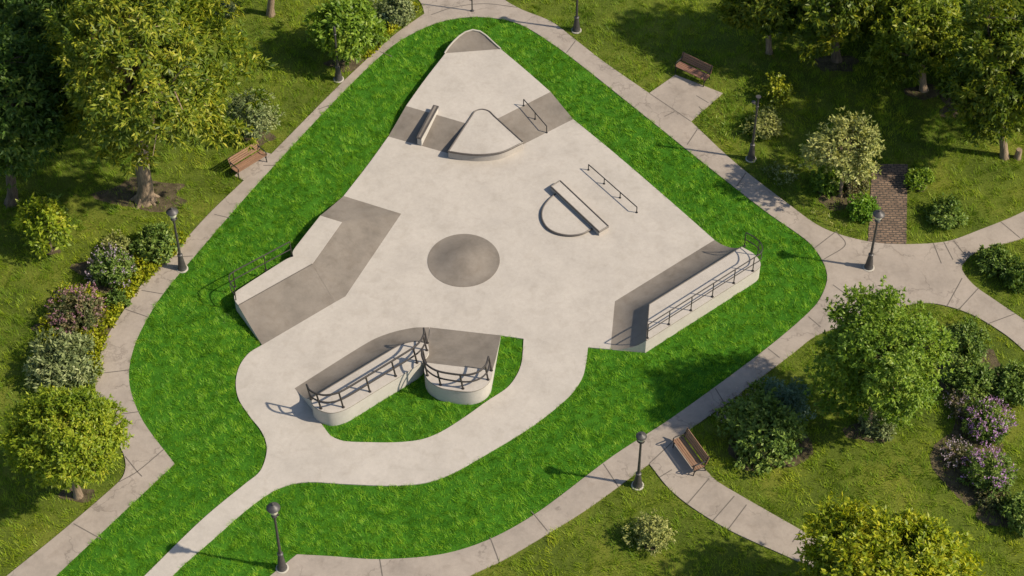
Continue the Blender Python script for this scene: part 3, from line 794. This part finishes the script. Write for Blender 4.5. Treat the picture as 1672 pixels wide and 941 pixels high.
shrub('rounded_shrub', 'wide silvery green shrub above the ball tree', (104,591), (52,42), M['silver'], 24, GL, (.24,.075), 130)
shrub('dark_shrub', 'small dark shrub between yellow groundcover and the left path', (192,492), (17,17), M['mid'], 25, None, n=26)
shrub('pale_shrub', 'low pale green shrub just behind the mauve-tipped shrub', (190,404), (26,14), M['pale'], 26, None, n=40)
def cover(name, label, polys, mat, seed, dens, h, leaf=(.16,.09), cat='groundcover', flower=None):
    rng = np.random.default_rng(seed); allv = []
    for poly in polys:
        w_ = np.array(W(poly, 0))[:, :2]; lo, hi = w_.min(0), w_.max(0)
        n = int(np.prod(hi-lo)*dens); q = rng.uniform(lo, hi, (n, 2)); q = q[inside(q, w_)]
        bump = .55+.45*np.sin(q[:, 0]*5.1+1)*np.sin(q[:, 1]*4.7)+.3*rng.normal(size=len(q))
        z = np.clip(h*bump, .03, None)*rng.uniform(.25, 1, len(q))
        c = np.column_stack([q, z]); c = np.repeat(c, 5, 0)+rng.normal(size=(len(c)*5, 3))*.04
        c[:, 2] = np.abs(c[:, 2]); d = rng.normal(size=c.shape)*.7; d[:, 2] += .7
        allv.append(leaves(c, d, leaf[0], leaf[1], rng))
    o = quick_mesh(name, np.concatenate(allv), 4, mat)
    return tag(o, label, cat, kind='stuff')
def inside(q, poly):
    x, y = q[:, 0], q[:, 1]; r = np.zeros(len(q), bool); n = len(poly)
    for i in range(n):
        a, c = poly[i], poly[(i+1) % n]
        if a[1] == c[1]: continue
        k = ((a[1] > y) != (c[1] > y)) & (x < (c[0]-a[0])*(y-a[1])/(c[1]-a[1])+a[0])
        r ^= k
    return r
BEDS_Y = [[(290,385),(310,392),(285,418),(240,462),(200,510),(172,560),(160,625),(90,632),(50,610),(60,560),(90,490),(120,470),(150,476),(175,500),(200,470),(222,440),(215,425),(240,425),(262,420)]]
cover('yellow_groundcover', 'yellow-green groundcover filling the bed along the left path', [spline(p, 3) for p in BEDS_Y], M['yellow'], 31, 110, .46)
cover('yellow_groundcover', 'bright yellow groundcover strip along the path at the top left', [spline([(690,12),(640,58),(612,88),(596,96),(590,80),(615,62),(640,38),(668,10)], 3)], M['yellow'], 32, 95, .4)
shrub('back_shrub', 'grey-green shrub above the yellow strip at the top edge', (648,16), (34,26), M['silver'], 33, None, n=70)
shrub('back_shrub', 'green shrub between round tree and the yellow strip', (604,52), (28,34), M['fresh'], 34, None, n=70)
shrub('blue_shrub', 'small blue-green shrub amid the yellow strip', (638,32), (15,11), M['blue'], 35, None, n=24)
shrub('pale_shrub', 'low pale plant at the foot of the round tree', (588,76), (17,20), M['silver'], 36, None, n=30)
# right side
tree('round_tree', 'full green tree between the path fork and the right-hand flower beds', (1419,702), (1436,585, 99,120), M['fresh'], 41, None, 'bark', (.165,.072), 460, 14, 8, .42, .15, shell=.45, amp=.13, limbs=18, flare=1.3, droop=.35)
shrub('silver_shrub', 'silvery shrub at the foot of the full green tree', (1434,690), (30,22), M['silver'], 42, None, (.14,.06), 60)
shrub('pale_shrub', 'pale round shrub alone on the near grass triangle', (1063,868), (33,35), M['pale'], 43, None, (.13,.05), 75)
shrub('blue_shrub', 'blue-green shrub at the back of the pair beside the near right path', (1282,653), (42,36), M['blue'], 44, None, (.16,.05), 95)
shrub('yellow_tipped_shrub', 'large green shrub with pale leaves on its near side, next to the bench', (1246,703), (60,52), M['mid'], 45, None, (.22,.10), 150)
shrub('pale_shrub', 'pale yellow-green shrub in front of the large green shrub', (1236,722), (30,28), M['pale'], 46, None, (.16,.08), 45)
MA = 'purple-flowered shrubs in the right-hand bed'
shrub('flowering_shrub', 'upper purple-flowered shrub in the right-hand bed', (1613,690), (35,34), M['mid'], 47, MA, (.17,.06), 95, flowers=M['purple'], fn=160)
shrub('flowering_shrub', 'lower purple-flowered shrub in the right-hand bed, sparser flowers', (1613,772), (37,37), M['mid'], 48, MA, (.18,.06), 100, flowers=M['purple'], fn=85)
shrub('pink_shrub', 'small pinkish plant left of the upper purple-flowered shrub', (1570,662), (24,16), M['rust'], 49, None, (.13,.05), 36, flowers=M['mauve'], fn=36)
shrub('pink_shrub', 'small pinkish plant left of the lower purple-flowered shrub', (1566,744), (24,15), M['rust'], 50, None, (.13,.05), 36, flowers=M['mauve'], fn=36)
shrub('dark_shrub', 'rounded dark shrub close to the lower right path bend', (1576,552), (34,34), M['mid'], 51, None, (.17,.07), 75)
shrub('dark_shrub', 'wide dark green shrub above the upper purple-flowered shrub', (1586,614), (40,36), M['mid'], 52, None, (.18,.08), 90)
shrub('dark_shrub', 'dark green shrub at the right edge above the purple-flowered shrub', (1652,630), (34,38), M['mid'], 53, None, (.18,.08), 80)
shrub('dark_shrub', 'dark shrub at the right edge below the purple flowers', (1668,840), (30,34), M['mid'], 54, None, (.18,.08), 70)
shrub('low_shrub', 'low rusty green plant under the lower purple-flowered shrub', (1622,815), (28,14), M['rust'], 55, None, (.13,.06), 40)
shrub('grey_shrub', 'greyish green shrub on the tip of the right-hand grass wedge', (1624,427), (28,26), M['mid'], 56, None, (.17,.07), 65)
shrub('dark_shrub', 'dark shrub on the right-hand grass wedge at the frame edge', (1664,452), (26,28), M['deep'], 57, None, (.17,.07), 60)
shrub('yellow_shrub', 'yellow upright shrub beyond the slim cup-headed lamp post', (1269,148), (28,34), M['yshrub'], 58, None, (.14,.08), 46, amp=.25, nsprig=7)
shrub('pale_shrub', 'pale green shrub beside the slim cup-headed lamp post', (1250,204), (28,27), M['pale'], 59, None, (.16,.07), 60, nsprig=7)
tree('sage_tree', 'open pale sage tree with thin trunk left of the brick path', (1372,320), (1380,246, 66,62), M['pale'], 60, None, 'bark', (.20,.085), 150, 8, 5, .36, .09, shell=.3, amp=.2, limbs=26, flare=1.2, droop=.0)
shrub('low_shrub', 'leafy green shrub under the pale sage tree', (1352,298), (26,20), M['fresh'], 61, None, (.17,.09), 55)
shrub('low_shrub', 'reddish shrub beside the brick path under the pale sage tree', (1398,298), (20,22), M['rust'], 62, None, (.14,.06), 45)
shrub('bright_shrub', 'bright green dense shrub left of the brick path near the lamp post', (1408,341), (23,25), M['bright'], 63, None, (.14,.07), 70)
shrub('bright_shrub', 'small green shrub right of the brick path', (1499,293), (20,21), M['fresh'], 64, None, (.14,.07), 48)
shrub('pale_shrub', 'spreading green shrub on the lawn right of the brick path', (1546,350), (29,24), M['mid'], 65, None, (.17,.07), 62)
cover('white_flowers', 'low white flowers beside the path near the slim cup-headed lamp post', [spline([(1240,272),(1275,268),(1300,290),(1285,305),(1262,300)], 3)], M['silver'], 66, 45, .22, (.12,.06), 'flowers')
cover('mauve_flowers', 'low mauve flowers along the path edge beside the large green shrub', [spline([(1150,672),(1200,640),(1240,615),(1262,622),(1225,650),(1180,690)], 3)], M['mauve'], 67, 24, .2, (.1,.06), 'flowers')
cover('weeds', 'pale weeds along the path edge left of the sage tree', [spline([(1300,318),(1330,340),(1380,368),(1395,380),(1370,378),(1325,355)], 3)], M['pale'], 68, 16, .25, (.14,.04), 'weeds')
cover('weeds', 'tall weedy grass beside the square paved corner', [spline([(1180,160),(1215,160),(1225,205),(1190,235),(1150,215),(1140,196)], 3)], M['fresh'], 69, 26, .3, (.26,.03), 'weeds')
tree('yellow_tree', 'yellow-green tree crown rising from the bottom right corner', (1455,1045), (1450,946, 142,98), M['ball'], 70, None, 'bark', (.23,.10), 560, 11, 7, .55, .2, shell=.5, amp=.16, limbs=18)
TB = 'trees in the far right corner'
tree('back_tree', 'green tree with drooping leaves beyond the shaded bench', (1256,86), (1254,0, 66,74), M['back'], 81, TB, 'bark', (.27,.09), 150, 13, 8, .48, .16, limbs=12, droop=.5, flare=1.3)
tree('back_tree', 'taller tree with dark trunk, second from the shaded bench', (1366,98), (1362,-30, 84,108), M['back'], 82, TB, 'bark_dark', (.29,.10), 190, 13, 8, .56, .24, limbs=14, droop=.5, flare=1.3)
tree('back_tree', 'gold-lit tree left of the right edge with its trunk showing', (1508,147), (1502,55, 74,80), M['back_gold_lit'], 83, TB, 'bark', (.28,.09), 190, 13, 8, .52, .20, limbs=14, droop=.5, flare=1.3)
tree('back_tree', 'large dark tree at the right edge above the brick path', (1640,256), (1632,118, 84,112), M['back'], 84, TB, 'bark', (.29,.10), 230, 13, 8, .56, .2, limbs=14, droop=.45, flare=1.3)
tree('back_tree', 'gold-lit tree crown in the far right corner', (1610,90), (1604,-6, 80,70), M['back_gold_lit'], 85, TB, 'bark_dark', (.29,.10), 220, 10, 7, .7, .2, limbs=10, droop=.4)
tree('back_tree', 'dark tree filling the gap between the two middle far trees', (1440,40), (1440,-20, 70,66), M['deep'], 86, TB, 'bark_dark', (.29,.10), 200, 10, 7, .7, .2, limbs=10, droop=.4)
tree('back_tree', 'dark tree hidden behind the gold-lit tree', (1570,120), (1566,40, 56,66), M['deep'], 87, TB, 'bark_dark', (.34,.14), 150, 8, 6, .65, .2, limbs=10, droop=.4)
# neighbours of the park just outside the view, whose shade falls across the far right lawn
TN = 'trees beyond the right edge'
for i, (bx_, by_) in enumerate([(1800,70),(1815,175),(1930,40),(1920,150)]):
    tree('park_tree', 'leafy park tree standing beyond the right edge of the view', (bx_, by_), (bx_+4, by_-125, 95,110), M['back'], 90+i, TN, 'bark_dark', (.42,.18), 150, 7, 6, .9, .25, limbs=8, droop=.4)
# tree stump
p = G(1661, 258); b = MB()
b.lathe([(.20,-.03),(.17,.08),(.15,.5),(.14,.56)], 12); o = b.build('tree_stump', M['bark'], None, True, 50); o.location = (p[0], p[1], 0)
tag(o, 'short brown tree stump at the right edge beside the dark tree', 'tree stump')
# mulch under beds and trees
MUL = [[(238,318),70,26],[(420,224),26,14],[(1372,322),40,20],[(1586,745),60,70],[(1255,735),70,34],[(1420,704),40,18],[(128,808),30,12],[(84,410),14,6],[(565,104),30,12],
       [(1545,360),20,10],[(1500,305),16,8],[(1063,890),14,8],[(1508,150),30,12],[(1366,104),36,14],[(1575,170),44,24],[(180,445),56,30],[(120,530),60,30],[(1585,610),60,40],[(1650,840),60,24]]
rng = np.random.default_rng(5)
mulch_w = []
b = MB()
for k, ((x, y), rx, ry) in enumerate(MUL):
    n = 26; ph = rng.uniform(0, 6, 3)
    pts = [(x+rx*math.cos(a)*(1+.18*math.sin(3*a+ph[0])+.12*math.sin(5*a+ph[1])), y+ry*math.sin(a)*(1+.18*math.sin(4*a+ph[2]))) for a in np.linspace(0, 2*math.pi, n, endpoint=False)]
    w_ = W(pts, .006+.0015*k); b.fill(w_); mulch_w.append(np.array(w_)[:, :2])
tag(b.build('soil_beds', M['mulch']), kind='structure')

# ------------------------------------------------------------------ grass
def blades(q, hgt, wid, rng, lean=.55, tuft_dir=None):
    n = len(q); a = rng.uniform(0, 2*math.pi, n)
    d = np.column_stack([np.cos(a), np.sin(a)])
    if tuft_dir is not None: d = d*.5+tuft_dir; d /= np.linalg.norm(d, axis=1, keepdims=True)+1e-9
    h = hgt*rng.uniform(.55, 1.35, n); ln = h*lean*rng.uniform(.4, 1.5, n)
    s = np.column_stack([-d[:, 1], d[:, 0]]); w = wid*rng.uniform(.7, 1.3, n)
    v = np.zeros((n, 3, 3))
    v[:, 0, :2] = q-s*w[:, None]*.5; v[:, 1, :2] = q+s*w[:, None]*.5
    v[:, 2, :2] = q+d*ln[:, None]; v[:, 2, 2] = h; v[:, :2, 2] = .0
    return v.reshape(-1, 3)
def poly2(px, z=0): return np.array(W(px, z))[:, :2]
P_path, P_lawn, P_floor, P_isl = np.array(path_w)[:, :2], np.array(lawn_w)[:, :2], np.array(floor_w)[:, :2], np.array(island_w)[:, :2]
P_plat = poly2(spline(PLAT), ZT); P_peak = np.array([p[:2] for p in lip]); P_brick = poly2(brick_px); P_pad = poly2(pad_px)
def foot(deck, bots, z):
    return poly2(spline(deck), z), None
rng = np.random.default_rng(99)
# solid footprints inside the lawn
solid = [P_plat, P_peak]
for px_, z_ in (([(389,498.5),(383,489),(384,478),(394,470),(479,419),(510,431),(558.5,363),(523,352)], F+.6),
                ([(1211,403),(1229,413),(1240,425),(1241,435),(1229,445),(1055,556),(1060,497)], F+.8),
                ([(509,650),(510,660),(521,669),(541,674),(566,667),(682,596),(694,584),(700,571),(698,560),(636,573)], F+.86),
                ([(695,592),(693,606),(699,620),(717,632),(744,637.5),(769,639),(788,633),(800,621),(804,605)], F+.86)):
    solid.append(poly2(px_, z_))
for lo, hi, za in (([(428,563.4),(547,493.5)], [(510,431),(389,498.5)], .62), ([(1166.6,391.8),(1004,492),(996.7,569.8)], [(1055,556),(1060,497),(1211,403)], .8),
                   ([(561,320),(655,349),(547,493.5)], [(510,431),(558,363),(523,352)], .58), ([(702,534.6),(818,547.7)], [(804,605),(695,592)], .86),
                   ([(481,634),(600,559),(701,534)], [(698,560),(636,573),(509,650)], .86)):
    solid.append(np.concatenate([poly2(lo, F), poly2(hi, F+za)]))
lo, hi = P_lawn.min(0), P_lawn.max(0)
def lawn_ok(q):
    k = inside(q, P_lawn) & (~inside(q, P_floor) | inside(q, P_isl))
    for s_ in solid: k &= ~inside(q, s_)
    return k
area = np.prod(hi-lo)
# tufts: bunches of blades leaning the same way give the swirled look
nt = int(area*26); tc = rng.uniform(lo, hi, (nt, 2)); tc = tc[lawn_ok(tc)]
nb = 18
ang = rng.uniform(0, 2*math.pi, len(tc)); q = np.repeat(tc, nb, 0)+rng.normal(size=(len(tc)*nb, 2))*.075
td = np.repeat(np.column_stack([np.cos(ang), np.sin(ang)]), nb, 0)*1.0
k = lawn_ok(q); v1 = blades(q[k], .115, .017, rng, .9, td[k])
q = rng.uniform(lo, hi, (int(area*150), 2)); q = q[lawn_ok(q)]
v2 = blades(q, .07, .020, rng, .7)
v = np.concatenate([v1, v2]); v[:, 2] += .02
tag(quick_mesh('lawn_grass', v, 3, M['grass_in']), 'lush bright green grass around the skate floor and in its island', 'grass', kind='stuff')
# park grass
c4 = np.array([G(-90,-60)[:2], G(1762,-60)[:2], G(1762,1000)[:2], G(-90,1000)[:2]])
lo, hi = c4.min(0), c4.max(0)
def park_ok(q):
    k = inside(q, c4) & ~inside(q, P_path) & ~inside(q, P_lawn) & ~inside(q, P_brick) & ~inside(q, P_pad) & ~inside(q, P_floor)
    for m_ in mulch_w: k &= ~(inside(q, m_) & (rng.uniform(0, 1, len(q)) < .62))
    return k
area = np.prod(hi-lo)
nt = int(area*9); tc = rng.uniform(lo, hi, (nt, 2)); tc = tc[park_ok(tc)]
nb = 18; ang = rng.uniform(0, 2*math.pi, len(tc)); q = np.repeat(tc, nb, 0)+rng.normal(size=(len(tc)*nb, 2))*.11
td = np.repeat(np.column_stack([np.cos(ang), np.sin(ang)]), nb, 0)*.7
k = park_ok(q); v1 = blades(q[k], .16, .024, rng, .9, td[k])
q = rng.uniform(lo, hi, (int(area*110), 2)); q = q[park_ok(q)]
v2 = blades(q, .09, .022, rng, .7)
tag(quick_mesh('park_grass', np.concatenate([v1, v2]), 3, M['grass_out']), 'olive green meadow grass beyond the paths', 'grass', kind='stuff')
for o in list(bpy.data.objects):
    if '_w' in o: del o['_w']
